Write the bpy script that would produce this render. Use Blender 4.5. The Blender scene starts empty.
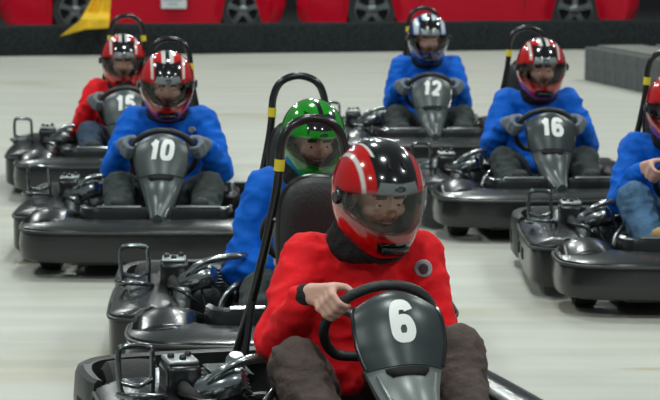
import bpy, bmesh, math, random
from mathutils import Vector, Matrix, noise
from mathutils.bvhtree import BVHTree
S = bpy.context.scene
COL = S.collection
R = math.radians
random.seed(4)

# ---------------------------------------------------------------- camera, world, lights, exposure
CAM_H, FPX, PITCH = 1.61, 2400.0, math.atan(283 / 2400)
cd = bpy.data.cameras.new('camera')
cam = bpy.data.objects.new('camera', cd)
COL.objects.link(cam)
cam.location = (0, 0, CAM_H)
cam.rotation_euler = (R(90) - PITCH, 0, 0)
cd.sensor_width = 36
cd.lens = FPX * 36 / 660
cd.clip_end = 200
cd.dof.use_dof = True
cd.dof.focus_distance = 7.2
cd.dof.aperture_fstop = 9
S.camera = cam
S.view_settings.view_transform = 'Standard'
S.view_settings.look = 'None'
S.view_settings.gamma = 1
S.view_settings.use_curve_mapping = False
S.view_settings.exposure = 0.0

W = bpy.data.worlds.new('hall_light')
S.world = W
W.use_nodes = True
W.node_tree.nodes['Background'].inputs[0].default_value = (0.80, 0.93, 1.0, 1)
W.node_tree.nodes['Background'].inputs[1].default_value = 0.15
for iy in range(6):
    for ix in range(3):
        ld = bpy.data.lights.new('high_bay_lamp', 'AREA')
        ld.shape = 'DISK'
        ld.size = 0.55
        ld.energy = 132
        ld.color = (0.93, 1.0, 0.96)
        lo = bpy.data.objects.new('high_bay_lamp', ld)
        COL.objects.link(lo)
        lo.location = (-5.6 + ix * 5.2 + (iy % 2) * 0.9, 0.5 + iy * 5.6, 6.2)


def px(u, v, z):
    """world point at height z seen at pixel (u, v) of the photograph"""
    a, b = (u - 330) / FPX, (v - 200) / FPX
    dy = math.cos(PITCH) - b * math.sin(PITCH)
    dz = -math.sin(PITCH) - b * math.cos(PITCH)
    t = (z - CAM_H) / dz
    return Vector((a * t, dy * t, z))


def px_at_y(u, v, y):
    a, b = (u - 330) / FPX, (v - 200) / FPX
    dy = math.cos(PITCH) - b * math.sin(PITCH)
    dz = -math.sin(PITCH) - b * math.cos(PITCH)
    t = y / dy
    return Vector((a * t, y, CAM_H + dz * t))


# ---------------------------------------------------------------- materials
def mat(name, col, rough=0.5, metal=0.0, bump=0.0, bscale=60, vary=0.0, vscale=8, coat=0.0, spec=0.5, emit=None):
    m = bpy.data.materials.new(name)
    m.use_nodes = True
    nt = m.node_tree
    p = nt.nodes['Principled BSDF']
    p.inputs['Base Color'].default_value = (*col, 1)
    p.inputs['Roughness'].default_value = rough
    p.inputs['Metallic'].default_value = metal
    p.inputs['Specular IOR Level'].default_value = spec
    p.inputs['Coat Weight'].default_value = coat
    p.inputs['Coat Roughness'].default_value = 0.06
    tc = nt.nodes.new('ShaderNodeTexCoord')
    if vary:
        n = nt.nodes.new('ShaderNodeTexNoise')
        n.inputs['Scale'].default_value = vscale
        n.inputs['Detail'].default_value = 5
        nt.links.new(tc.outputs['Object'], n.inputs['Vector'])
        r = nt.nodes.new('ShaderNodeValToRGB')
        r.color_ramp.elements[0].position = 0.3
        r.color_ramp.elements[1].position = 0.7
        r.color_ramp.elements[0].color = (*[c * (1 - vary) for c in col], 1)
        r.color_ramp.elements[1].color = (*[min(1, c * (1 + vary)) for c in col], 1)
        nt.links.new(n.outputs['Fac'], r.inputs['Fac'])
        nt.links.new(r.outputs['Color'], p.inputs['Base Color'])
    if bump:
        n2 = nt.nodes.new('ShaderNodeTexNoise')
        n2.inputs['Scale'].default_value = bscale
        n2.inputs['Detail'].default_value = 4
        nt.links.new(tc.outputs['Object'], n2.inputs['Vector'])
        b = nt.nodes.new('ShaderNodeBump')
        b.inputs['Strength'].default_value = bump
        b.inputs['Distance'].default_value = 0.01
        nt.links.new(n2.outputs['Fac'], b.inputs['Height'])
        nt.links.new(b.outputs['Normal'], p.inputs['Normal'])
    return m


M = {
    'shell': mat('black_kart_plastic', (0.012, 0.014, 0.0145), 0.24, bump=0.12, bscale=14, vary=0.25, vscale=6, spec=0.62),
    'belt': mat('scuffed_black_plastic', (0.018, 0.020, 0.019), 0.40, bump=0.15, bscale=30, vary=0.35, vscale=12),
    'tube': mat('black_enamel_tube', (0.012, 0.012, 0.013), 0.22, spec=0.6),
    'rubber': mat('tyre_rubber', (0.018, 0.018, 0.018), 0.8, bump=0.3),
    'pad': mat('black_vinyl', (0.022, 0.024, 0.026), 0.5, bump=0.2, bscale=90),
    'dark_chrome': mat('darkened_chrome', (0.16, 0.18, 0.185), 0.2, 0.9),
    'chrome': mat('worn_chrome', (0.40, 0.43, 0.44), 0.2, 0.95, bump=0.08, bscale=25),
    'alu': mat('cast_aluminium', (0.42, 0.45, 0.46), 0.35, 0.9, bump=0.3, bscale=60),
    'darkmetal': mat('oily_dark_metal', (0.06, 0.065, 0.07), 0.3, 0.8, bump=0.2),
    'panel': mat('grey_number_panel', (0.07, 0.085, 0.086), 0.36, 0.25, spec=0.5, vary=0.1),
    'panel_light': mat('light_grey_column_cover', (0.19, 0.215, 0.21), 0.38, 0.2, vary=0.08),
    'panel_dark': mat('dark_grey_number_panel', (0.04, 0.05, 0.053), 0.32, 0.2, vary=0.1),
    'white': mat('white_vinyl_number', (0.85, 0.87, 0.85), 0.5),
    'yellow': mat('yellow_tape', (0.75, 0.62, 0.03), 0.5),
    'hole': mat('dark_opening', (0.006, 0.006, 0.006), 0.8),
    'jacket_red': mat('red_nylon', (0.78, 0.013, 0.020), 0.7, spec=0.15, bump=0.35, bscale=35, vary=0.12, vscale=14),
    'jacket_blue': mat('blue_nylon', (0.004, 0.125, 0.62), 0.65, spec=0.15, bump=0.35, bscale=35, vary=0.12, vscale=14),
    'brown_cloth': mat('brown_corduroy', (0.075, 0.052, 0.045), 0.9, bump=0.5, bscale=70, vary=0.2, vscale=20),
    'dark_cloth': mat('dark_grey_cloth', (0.03, 0.04, 0.04), 0.9, bump=0.4, bscale=50),
    'jeans': mat('blue_denim', (0.05, 0.12, 0.22), 0.9, bump=0.5, bscale=80, vary=0.35, vscale=12),
    'jeans_dark': mat('faded_navy_denim', (0.035, 0.06, 0.10), 0.9, bump=0.5, bscale=80, vary=0.3, vscale=12),
    'black_cloth': mat('black_knit', (0.012, 0.011, 0.013), 0.95, bump=0.6, bscale=120),
    'skin': mat('skin', (0.66, 0.38, 0.30), 0.5, bump=0.08, bscale=90, vary=0.08, vscale=30),
    'lip': mat('lips', (0.38, 0.12, 0.10), 0.45),
    'teeth': mat('teeth', (0.7, 0.66, 0.6), 0.35),
    'eye': mat('eyeball', (0.65, 0.63, 0.6), 0.2),
    'iris': mat('iris', (0.03, 0.02, 0.015), 0.2),
    'brow': mat('eyebrow_hair', (0.05, 0.03, 0.02), 0.8),
    'glove': mat('grey_glove', (0.17, 0.20, 0.23), 0.8, bump=0.4),
    'shoe': mat('black_shoe', (0.015, 0.016, 0.02), 0.6, bump=0.2),
    'shoe_tan': mat('tan_shoe', (0.42, 0.25, 0.09), 0.6, bump=0.2),
    'sole': mat('rubber_sole', (0.06, 0.06, 0.06), 0.7),
    'patch': mat('silver_patch', (0.35, 0.36, 0.38), 0.5),
    'patch_dark': mat('patch_dark', (0.06, 0.04, 0.05), 0.5),
    'barrier': mat('speckled_black_foam', (0.020, 0.024, 0.026), 0.9, spec=0.1, bump=0.8, bscale=40, vary=0.6, vscale=45),
    'block': mat('grey_foam_block', (0.085, 0.096, 0.095), 0.85, bump=0.6, bscale=30, vary=0.22, vscale=18),
    'block_top': mat('tan_grey_block_top', (0.17, 0.17, 0.155), 0.8, bump=0.4, bscale=30, vary=0.3, vscale=10),
    'car_red': mat('red_car_paint', (0.46, 0.003, 0.018), 0.3, coat=0.1, spec=0.15, vary=0.04),
    'car_black': mat('black_car_trim', (0.01, 0.01, 0.011), 0.5),
    'car_rim': mat('brushed_alloy', (0.22, 0.24, 0.25), 0.25, 0.9),
    'car_glass': mat('car_window_glass', (0.01, 0.012, 0.014), 0.05, spec=0.8),
    'cloth_yellow': mat('yellow_flag_cloth', (0.80, 0.50, 0.02), 0.8, bump=0.3, vary=0.1),
    'lamp_lens': mat('clear_lamp_lens', (0.75, 0.78, 0.8), 0.08, 0.3),
    'amber': mat('amber_lens', (0.8, 0.25, 0.03), 0.15),
    'plate': mat('white_card', (0.62, 0.66, 0.68), 0.6),
    'plate_mark': mat('grey_print', (0.32, 0.35, 0.38), 0.6),
    'platform': mat('dark_platform', (0.05, 0.05, 0.05), 0.8),
    'wall': mat('dark_wall_paint', (0.03, 0.03, 0.033), 0.9, bump=0.2),
}

# clear, slightly smoked visor
gm = bpy.data.materials.new('smoked_visor')
gm.use_nodes = True
nt = gm.node_tree
nt.nodes.clear()
o_ = nt.nodes.new('ShaderNodeOutputMaterial')
tr = nt.nodes.new('ShaderNodeBsdfTransparent')
tr.inputs[0].default_value = (0.95, 0.94, 0.93, 1)
gl = nt.nodes.new('ShaderNodeBsdfGlossy')
gl.inputs['Roughness'].default_value = 0.04
fr = nt.nodes.new('ShaderNodeFresnel')
fr.inputs[0].default_value = 1.55
mx = nt.nodes.new('ShaderNodeMixShader')
nt.links.new(fr.outputs[0], mx.inputs[0])
nt.links.new(tr.outputs[0], mx.inputs[1])
nt.links.new(gl.outputs[0], mx.inputs[2])
nt.links.new(mx.outputs[0], o_.inputs[0])
M['visor'] = gm

# helmet paint: printed pattern carried as a colour attribute
hm = mat('helmet_gloss_paint', (1, 1, 1), 0.16, 0.0, coat=1.0)
at = hm.node_tree.nodes.new('ShaderNodeAttribute')
at.attribute_name = 'paint'
hm.node_tree.links.new(at.outputs['Color'], hm.node_tree.nodes['Principled BSDF'].inputs['Base Color'])
M['helmet'] = hm

# concrete floor with fine rolled streaks, rubber stains and painted brown shadow at the left kart
fm = bpy.data.materials.new('polished_concrete')
fm.use_nodes = True
nt = fm.node_tree
p = nt.nodes['Principled BSDF']
tc = nt.nodes.new('ShaderNodeTexCoord')


def noise_node(scale, detail, sc):
    mp = nt.nodes.new('ShaderNodeMapping')
    mp.inputs['Scale'].default_value = sc
    nt.links.new(tc.outputs['Object'], mp.inputs['Vector'])
    n = nt.nodes.new('ShaderNodeTexNoise')
    n.inputs['Scale'].default_value = scale
    n.inputs['Detail'].default_value = detail
    nt.links.new(mp.outputs[0], n.inputs['Vector'])
    return n


n1 = noise_node(1.0, 4, (0.5, 5, 1))
r1 = nt.nodes.new('ShaderNodeValToRGB')
r1.color_ramp.elements[0].position = 0.3
r1.color_ramp.elements[0].color = (0.47, 0.465, 0.41, 1)
r1.color_ramp.elements[1].position = 0.7
r1.color_ramp.elements[1].color = (0.58, 0.58, 0.52, 1)
nt.links.new(n1.outputs['Fac'], r1.inputs['Fac'])
n2 = noise_node(1.0, 3, (0.45, 0.8, 1))
r2 = nt.nodes.new('ShaderNodeValToRGB')
r2.color_ramp.elements[0].position = 0.62
r2.color_ramp.elements[0].color = (1, 1, 1, 1)
r2.color_ramp.elements[1].position = 0.8
r2.color_ramp.elements[1].color = (0.72, 0.66, 0.48, 1)
nt.links.new(n2.outputs['Fac'], r2.inputs['Fac'])
mm = nt.nodes.new('ShaderNodeMixRGB')
mm.blend_type = 'MULTIPLY'
mm.inputs[0].default_value = 1
nt.links.new(r1.outputs[0], mm.inputs[1])
nt.links.new(r2.outputs[0], mm.inputs[2])
last = mm.outputs[0]
for (u, v, sx_, sy_, k_) in ((655, 369, .16, .045, .75), (560, 284, .34, .10, .5), (110, 352, .5, .12, .4), (50, 262, .35, .2, .45), (20, 215, .25, .2, .35)):  # yellowish floor marks; those by the left kart paint its brown shadow
    c_ = px(u, v, 0)
    mp = nt.nodes.new('ShaderNodeMapping')
    mp.vector_type = 'TEXTURE'
    mp.inputs['Location'].default_value = c_
    mp.inputs['Scale'].default_value = (sx_, sy_, 1)
    nt.links.new(tc.outputs['Object'], mp.inputs['Vector'])
    gr = nt.nodes.new('ShaderNodeTexGradient')
    gr.gradient_type = 'SPHERICAL'
    nt.links.new(mp.outputs[0], gr.inputs[0])
    mu = nt.nodes.new('ShaderNodeMath')
    mu.operation = 'MULTIPLY'
    mu.inputs[1].default_value = k_
    nt.links.new(gr.outputs['Fac'], mu.inputs[0])
    mk = nt.nodes.new('ShaderNodeMixRGB')
    mk.inputs[2].default_value = (.36, .31, .12, 1)
    nt.links.new(mu.outputs[0], mk.inputs[0])
    nt.links.new(last, mk.inputs[1])
    last = mk.outputs[0]
nt.links.new(last, p.inputs['Base Color'])
p.inputs['Roughness'].default_value = 0.42
p.inputs['Specular IOR Level'].default_value = 0.35
M['floor'] = fm


# ---------------------------------------------------------------- mesh helpers
def link(name, bm, m, parent=None, smooth=True, bevel=0.0, flat_angle=None):
    me = bpy.data.meshes.new(name)
    bmesh.ops.recalc_face_normals(bm, faces=bm.faces)
    bm.to_mesh(me)
    bm.free()
    o = bpy.data.objects.new(name, me)
    COL.objects.link(o)
    for mm_ in (m if isinstance(m, (list, tuple)) else [m]):
        me.materials.append(M[mm_])
    if parent:
        o.parent = parent
    if smooth:
        for pl in me.polygons:
            pl.use_smooth = True
        try:
            me.set_sharp_from_angle(angle=R(flat_angle or 40))
        except Exception:
            pass
    if bevel:
        b = o.modifiers.new('bevel', 'BEVEL')
        b.width = bevel
        b.segments = 3
        b.limit_method = 'ANGLE'
        b.angle_limit = R(40)
    return o


def box(bm, c, s, rot=None):
    r = bmesh.ops.create_cube(bm, size=1)
    mt = Matrix.Translation(Vector(c)) @ (rot.to_4x4() if rot else Matrix()) @ Matrix.Diagonal((*s, 1))
    bmesh.ops.transform(bm, matrix=mt, verts=r['verts'])
    return r['verts']


def catmull(pts, n=8, closed=False):
    P = [Vector(q) for q in pts]
    out = []
    L = len(P)
    rng = range(L) if closed else range(L - 1)
    for i in rng:
        if closed:
            a, b, c, d = P[(i - 1) % L], P[i], P[(i + 1) % L], P[(i + 2) % L]
        else:
            b, c = P[i], P[i + 1]
            a = P[i - 1] if i > 0 else b * 2 - c
            d = P[i + 2] if i + 2 < L else c * 2 - b
        for k in range(n):
            t = k / n
            out.append(0.5 * ((2 * b) + (c - a) * t + (2 * a - 5 * b + 4 * c - d) * t * t + (3 * b - a - 3 * c + d) * t ** 3))
    if not closed:
        out.append(P[-1].copy())
    return out


def tube(bm, pts, r, seg=10, closed=False, cap=True):
    P = [Vector(q) for q in pts]
    n = len(P)
    rings = []
    up = None
    for i in range(n):
        if closed:
            t = P[(i + 1) % n] - P[i - 1]
        else:
            t = P[min(i + 1, n - 1)] - P[max(i - 1, 0)]
        t.normalize()
        if up is None:
            up = Vector((0, 0, 1)) if abs(t.z) < 0.9 else Vector((1, 0, 0))
        a = (up - t * up.dot(t)).normalized()
        up = a
        b = t.cross(a)
        rr = r[i] if isinstance(r, (list, tuple)) else r
        rings.append([bm.verts.new(P[i] + (a * math.cos(k * 2 * math.pi / seg) + b * math.sin(k * 2 * math.pi / seg)) * rr) for k in range(seg)])
    m = n if closed else n - 1
    for i in range(m):
        A, B = rings[i], rings[(i + 1) % n]
        for k in range(seg):
            bm.faces.new((A[k], A[(k + 1) % seg], B[(k + 1) % seg], B[k]))
    if cap and not closed:
        bm.faces.new(list(reversed(rings[0])))
        bm.faces.new(rings[-1])


def lathe(bm, prof, mt, seg=28):
    """prof: (radius, z) list; revolved about Z then transformed"""
    rings = []
    for r, z in prof:
        if r < 1e-5:
            rings.append([bm.verts.new(mt @ Vector((0, 0, z)))])
        else:
            rings.append([bm.verts.new(mt @ Vector((r * math.cos(k * 2 * math.pi / seg), r * math.sin(k * 2 * math.pi / seg), z))) for k in range(seg)])
    for A, B in zip(rings, rings[1:]):
        for k in range(seg):
            k2 = (k + 1) % seg
            a = [A[0]] if len(A) == 1 else [A[k], A[k2]]
            b = [B[0]] if len(B) == 1 else [B[k2], B[k]]
            if len(a) + len(b) >= 3:
                bm.faces.new(a + b)


def loft2(bm, outer, inner, prof):
    """prof: (t, z_outer_based) closed loop; position = lerp(outer, inner, t)"""
    rings = []
    for o, i in zip(outer, inner):
        rings.append([bm.verts.new((o.x + (i.x - o.x) * t, o.y + (i.y - o.y) * t, z)) for t, z in prof])
    n = len(prof)
    for A, B in zip(rings, rings[1:]):
        for k in range(n):
            bm.faces.new((A[k], A[(k + 1) % n], B[(k + 1) % n], B[k]))
    bm.faces.new(list(reversed(rings[0])))
    bm.faces.new(rings[-1])


def ball(bm, c, r, sub=2, mt=None):
    """ellipsoid; r = radius or 3 radii"""
    rr = (r, r, r) if isinstance(r, (int, float)) else r
    q = bmesh.ops.create_icosphere(bm, subdivisions=sub, radius=1)
    t = Matrix.Translation(Vector(c)) @ (mt.to_4x4() if mt else Matrix()) @ Matrix.Diagonal((*rr, 1))
    bmesh.ops.transform(bm, matrix=t, verts=q['verts'])


def limb(bm, pts, rs, step=0.35):
    """overlapping spheres of changing radius along a smooth path, to be fused by remeshing"""
    for (a, b, ra, rb) in zip(pts, pts[1:], rs, rs[1:]):
        a, b = Vector(a), Vector(b)
        va = Vector(ra) if isinstance(ra, (tuple, list)) else Vector((ra,) * 3)
        vb = Vector(rb) if isinstance(rb, (tuple, list)) else Vector((rb,) * 3)
        L = (b - a).length
        n = max(1, int(L / (min(min(va), min(vb)) * step)))
        for k in range(n + 1):
            t = k / n
            ball(bm, a.lerp(b, t), tuple(va.lerp(vb, t)), 2)


def fuse(name, bm, voxel, m, parent=None, wrinkle=0.0, wscale=14, smooth=4, seed=0, wdir=None):
    """turn overlapping closed pieces into ONE continuous surface"""
    me = bpy.data.meshes.new(name)
    bm.to_mesh(me)
    bm.free()
    t = bpy.data.objects.new('tmp', me)
    COL.objects.link(t)
    r = t.modifiers.new('r', 'REMESH')
    r.mode = 'VOXEL'
    r.voxel_size = voxel
    if smooth:
        s = t.modifiers.new('s', 'SMOOTH')
        s.iterations = smooth
        s.factor = 0.5
    dg = bpy.context.evaluated_depsgraph_get()
    me2 = bpy.data.meshes.new_from_object(t.evaluated_get(dg))
    bpy.data.objects.remove(t)
    bpy.data.meshes.remove(me)
    me2.name = name
    if wrinkle:
        ns = [v.normal.copy() for v in me2.vertices]
        for v, nn in zip(me2.vertices, ns):
            q = v.co * wscale + Vector((seed * 3.1, seed, 0))
            if wdir:
                q = Vector((q.x * wdir[0], q.y * wdir[1], q.z * wdir[2]))
            w = 1 - abs(noise.noise(q)) * 2.6
            w2 = noise.noise(q * 2.3)
            v.co += nn * wrinkle * (w * 0.8 + w2 * 0.4)
    for pl in me2.polygons:
        pl.use_smooth = True
    o = bpy.data.objects.new(name, me2)
    COL.objects.link(o)
    me2.materials.clear()
    for mm_ in (m if isinstance(m, (list, tuple)) else [m]):
        me2.materials.append(M[mm_])
    if parent:
        o.parent = parent
    return o


def prop(o, label=None, cat=None, group=None, kind=None):
    if label:
        o['label'] = label
    if cat:
        o['category'] = cat
    if group:
        o['group'] = group
    if kind:
        o['kind'] = kind
    return o


def copy_tree(o, parent=None):
    c = o.copy()
    COL.objects.link(c)
    c.parent = parent
    for ch in list(o.children):
        copy_tree(ch, c)
    return c


# ---------------------------------------------------------------- structure
bm = bmesh.new()
box(bm, (0, 19, -0.05), (44, 50, 0.1))
prop(link('floor', bm, 'floor', smooth=False), kind='structure')
PB = 29.95                                       # the platform the cars stand on begins just behind the barrier
bm = bmesh.new()
box(bm, (0, PB + 5.2, 0.065), (40, 9.0, 0.13))
prop(link('floor_platform', bm, 'platform', smooth=False), kind='structure')
bm = bmesh.new()
box(bm, (0, 39.2, 3.2), (40, 0.2, 6.4))
prop(link('wall_back', bm, 'wall', smooth=False), kind='structure')

# long black barrier along the back of the track
bl, br = px(-60, 57, 0), px(720, 48, 0)
dirv = (br - bl).normalized()
nrm = Vector((-dirv.y, dirv.x, 0))
bm = bmesh.new()
N = 60
L = (br - bl).length
prof = [(0, 0), (0, .30), (.012, .335), (.04, .35), (.34, .35), (.368, .335), (.38, .30), (.38, 0)]
rings = []
for i in range(N + 1):
    b0 = bl + dirv * L * i / N
    wob = noise.noise(Vector((i * .35, 0, 0))) * .012
    rings.append([bm.verts.new(b0 + nrm * (a + wob) + Vector((0, 0, z + (wob if z > .1 else 0)))) for a, z in prof])
for A, B in zip(rings, rings[1:]):
    for k in range(len(prof) - 1):
        bm.faces.new((A[k], A[k + 1], B[k + 1], B[k]))
bm.faces.new(rings[0])
bm.faces.new(list(reversed(rings[-1])))
barrier = link('track_barrier', bm, 'barrier')
prop(barrier, 'long low black speckled foam barrier running across the track in front of the red cars', 'barrier')

# grey barrier blocks at the right
p0, p1 = px(583, 80, 0), px(660, 97, 0)
dv = (p1 - p0).normalized()
nv = Vector((-dv.y, dv.x, 0))
ang = math.atan2(dv.y, dv.x)
bw = 0.33
bm = bmesh.new()
box(bm, (0, 0, .165), (bw - .01, .6, .33))
blk = link('barrier_block', bm, 'block', bevel=.012)
bm = bmesh.new()
box(bm, (0, .06, .338), (bw - .03, .46, .016))
link('top_pad', bm, 'block_top', blk, bevel=.006)
first = True
for row in range(3):
    for k in range(7):
        o = blk if first else copy_tree(blk)
        first = False
        q = p0 + dv * bw * (k + .5) + nv * (.31 + row * .61)
        o.location = q
        o.rotation_euler = (0, 0, ang)
        prop(o, 'low grey foam barrier block in the cluster behind the drivers at the right edge', 'barrier block', 'grey barrier blocks at the right')


# ---------------------------------------------------------------- red cars
def outline_car(ln, f, wb, r):
    """side outline, x along the car with the nose at 0, z up, wheel arches cut out"""
    ra = r + .05
    pts = [(0.02, .22), (0.0, .38), (.06, .52), (.25, .60), (.7, .69), (ln * .31, .76), (ln * .42, .84)]
    pts += [(ln * .80, .86), (ln * .93, .84), (ln - .06, .78), (ln, .62), (ln - .02, .36), (ln - .08, .18)]
    bottom = []
    for cx in (f + wb, f):
        a0 = math.asin((.12 - .31) / ra)
        for k in range(15):
            a = a0 + (math.pi - 2 * a0) * k / 14
            bottom.append((cx + ra * math.cos(a), .31 + ra * math.sin(a)))
    return pts + [(ln - .16, .12)] + bottom + [(.10, .12)]


def make_car(name, ln, f, wb, r, spokes):
    root = bpy.data.objects.new(name, None)
    COL.objects.link(root)
    W2 = .84
    pts = outline_car(ln, f, wb, r)
    bm = bmesh.new()
    secs = []
    for y, k in ((-W2 + .0, .0), (-W2 - .03, .35), (-W2 + .10, 1.0), (W2 - .10, 1.0), (W2 + .03, .35), (W2, 0)):
        secs.append((y, k))
    # side skins: belly inset low, widest at mid height, shoulder inset at top
    rows = []
    for j, y in enumerate([-1, -.96, -.85, -.4, 0, .4, .85, .96, 1]):
        ring = []
        ed = abs(y)
        for (x, z) in pts:
            yy = y * (W2 + (.03 if .3 < z < .6 else 0) - (.05 if z > .7 else 0))
            e = max(0, (ed - .8) / .2) ** 2
            endpull = .14 * e
            xx = x + endpull * (1 if x < f - r - .05 else (-1 if x > f + wb + r + .05 else 0))
            zz = z - (.04 * e if z > .5 else 0)
            ring.append(bm.verts.new((xx, yy, zz)))
        rows.append(ring)
    n = len(pts)
    for A, B in zip(rows, rows[1:]):
        for k in range(n):
            bm.faces.new((A[k], A[(k + 1) % n], B[(k + 1) % n], B[k]))
    for ring in (rows[0], rows[-1]):
        f_ = bm.faces.new(ring)
        bmesh.ops.triangulate(bm, faces=[f_])
    body = link('car_body', bm, 'car_red', root, flat_angle=30)
    # cabin
    bm = bmesh.new()
    cab = [(ln * .36, .80), (ln * .50, 1.19), (ln * .68, 1.20), (ln * .84, .84)]
    A = [bm.verts.new((x, -W2 + .10 + (.14 if z > 1 else 0), z)) for x, z in cab]
    B = [bm.verts.new((x, W2 - .10 - (.14 if z > 1 else 0), z)) for x, z in cab]
    bm.faces.new(A)
    bm.faces.new(B)
    for k in range(4):
        bm.faces.new((A[k], A[(k + 1) % 4], B[(k + 1) % 4], B[k]))
    link('cabin_window', bm, 'car_glass', root, bevel=.03)
    # sill trim, door seams
    bm = bmesh.new()
    for x in (ln * .36, ln * .66):
        tube(bm, [(x, -W2 - .032, .30), (x + .01, -W2 - .034, .45), (x + .03, -W2 - .03, .60)], .004, 6)
    link('door_seam', bm, 'car_black', root)
    bm = bmesh.new()
    box(bm, (f + wb / 2, -W2 + .02, .125), (wb - 2 * r - .16, .06, .05))
    link('sill', bm, 'car_black', root, bevel=.01)
    # wheels
    for cx in (f, f + wb):
        for sy in (-1, 1):
            mt = Matrix.Translation((cx, sy * (W2 - .10), .31)) @ Matrix.Rotation(R(90) * (1 if sy < 0 else -1), 4, 'X')
            bm = bmesh.new()
            lathe(bm, [(r * .64, .09), (r * .93, .10), (r, .07), (r, -.07), (r * .93, -.10), (r * .60, -.10)], mt)
            w = link('wheel', bm, 'rubber', root)
            bm = bmesh.new()
            lathe(bm, [(r * .66, .095), (r * .62, .085), (r * .60, -.05), (0, -.05)], mt)
            link('wheel_well', bm, 'car_black', w)
            bm = bmesh.new()
            lathe(bm, [(r * .68, .08), (r * .68, .10), (r * .62, .10), (r * .61, .05)], mt)
            for k in range(spokes):
                a = k * 2 * math.pi / spokes + .3
                d = Vector((math.cos(a), math.sin(a), 0))
                s = Vector((-math.sin(a), math.cos(a), 0))
                v = []
                for (rad, wd, z) in ((.06 * r, .17 * r, .085), (.35 * r, .12 * r, .092), (.64 * r, .17 * r, .09)):
                    v.append([bm.verts.new(mt @ (d * rad + s * q * wd + Vector((0, 0, zz)))) for q, zz in ((-1, z - .03), (-.8, z), (.8, z), (1, z - .03))])
                for P, Q in zip(v, v[1:]):
                    for q in range(3):
                        bm.faces.new((P[q], P[q + 1], Q[q + 1], Q[q]))
            lathe(bm, [(.2 * r, .06), (.2 * r, .098), (.13 * r, .105), (0, .105)], mt, 14)
            link('alloy_rim', bm, 'car_rim', w)
    # arch liners so that the wells read dark
    for cx in (f, f + wb):
        for sy in (-1, 1):
            bm = bmesh.new()
            mt = Matrix.Translation((cx, sy * .52, .31)) @ Matrix.Rotation(R(90), 4, 'X')
            lathe(bm, [(0, .01), (r + .045, .01), (r + .045, -.01), (0, -.01)], mt)
            link('arch_liner', bm, 'car_black', root)
    # front lamps
    for sy in (-1, 1):
        bm = bmesh.new()
        ball(bm, (.14, sy * (W2 - .17), .49), (.10, .14, .06), 3, Matrix.Rotation(sy * R(25), 3, 'Z'))
        link('headlamp', bm, 'lamp_lens', root)
        bm = bmesh.new()
        ball(bm, (.30, sy * (W2 - .005), .40), (.07, .02, .025), 3)
        link('side_marker', bm, 'amber', root)
    bm = bmesh.new()
    box(bm, (.0, 0, .36), (.05, .8, .09))
    link('air_intake', bm, 'car_black', root, bevel=.02)
    for sy in (-1, 1):
        bm = bmesh.new()
        box(bm, (ln - .02, sy * .55, .62), (.04, .34, .12))
        link('tail_lamp', bm, 'amber', root, bevel=.02)
    return root


YC = PB + 1.25
Y0 = YC - .84
pa, pb = px_at_y(75, 10, Y0), px_at_y(243, 10, Y0)
wb1 = pb.x - pa.x
c1 = make_car('sports_car', 1.0 + wb1 + .53, .98, wb1, .30, 5)
c1.location = (pa.x - .98, YC, .13)
prop(c1, 'small red sports car at left with a white card on its door', 'car')
# white card on the door
q = px_at_y(174, 1, Y0)
bm = bmesh.new()
box(bm, (q.x, 0, 0), (.32, .008, .27))
card = link('number_card', bm, 'plate', None, bevel=.002)
card.parent = c1
card.location = (-c1.location.x, -.88, .47)
bm = bmesh.new()
for k, (w, z) in enumerate(((.18, .04), (.24, -.03), (.12, -.08))):
    box(bm, (q.x - .01, -.006, z), (w, .004, .018))
pm = link('print', bm, 'plate_mark', card)
pa, pb = px_at_y(372, 9, Y0), px_at_y(575, 7, Y0)
wb2 = pb.x - pa.x
c2 = make_car('sports_car', .96 + wb2 + .84, .96, wb2, .33, 5)
c2.location = (pa.x - .96, YC, .13)
prop(c2, 'long low red sports car at right behind the drivers of karts 12 and 16', 'car')

# yellow flag draped over the barrier beside the left car
bm = bmesh.new()
top = [px_at_y(u, -14, 18.9) for u in (88, 98, 108, 118)]
ys = 18.15
g = []
smooth01 = lambda x: max(0, min(1, x)) ** 2 * (3 - 2 * max(0, min(1, x)))
NU, NV = 18, 22
for j in range(NV + 1):
    t = j / NV
    row = []
    for i in range(NU + 1):
        s = i / NU
        ul, ur = 98 - 24 * t ** 1.2, 112 - 3 * t
        u = ul + (ur - ul) * s
        v = -16 + 46 * t
        if t > .80:
            tail = max(0, 1 - s * 3) * (t - .80) / .20
            u = u - tail * 14
            v = v + tail * 6 - s * (t - .8) / .2 * 2
        yy = 28.32 - .66 * smooth01((t - .62) / .16) - (.06 * math.sin(s * 11 + t * 2)) * .5
        row.append(bm.verts.new(px_at_y(u, v, yy)))
    g.append(row)
for j in range(NV):
    for i in range(NU):
        bm.faces.new((g[j][i], g[j][i + 1], g[j + 1][i + 1], g[j + 1][i]))
flag = link('flag', bm, 'cloth_yellow')
sm_ = flag.modifiers.new('thick', 'SOLIDIFY')
sm_.thickness = .006
prop(flag, 'crumpled yellow flag cloth hanging over the black barrier in front of the left red car', 'flag')


# ---------------------------------------------------------------- karts
def fair_c(s):
    """centre line of the steering fairing: s 0 top .. 1 nose tip -> (y, z)"""
    K = [(-.335, .562), (-.365, .558), (-.395, .53), (-.42, .49), (-.445, .442), (-.475, .392), (-.52, .348), (-.585, .310), (-.66, .280), (-.74, .260), (-.83, .245)]
    x = min(.9999, max(0, s)) * (len(K) - 1)
    i = int(x)
    t = x - i
    g = lambda j: Vector(K[max(0, min(len(K) - 1, j))])
    a, b, c, d = g(i - 1), g(i), g(i + 1), g(i + 2)
    return 0.5 * ((2 * b) + (c - a) * t + (2 * a - 5 * b + 4 * c - d) * t * t + (3 * b - a - 3 * c + d) * t ** 3)


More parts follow.
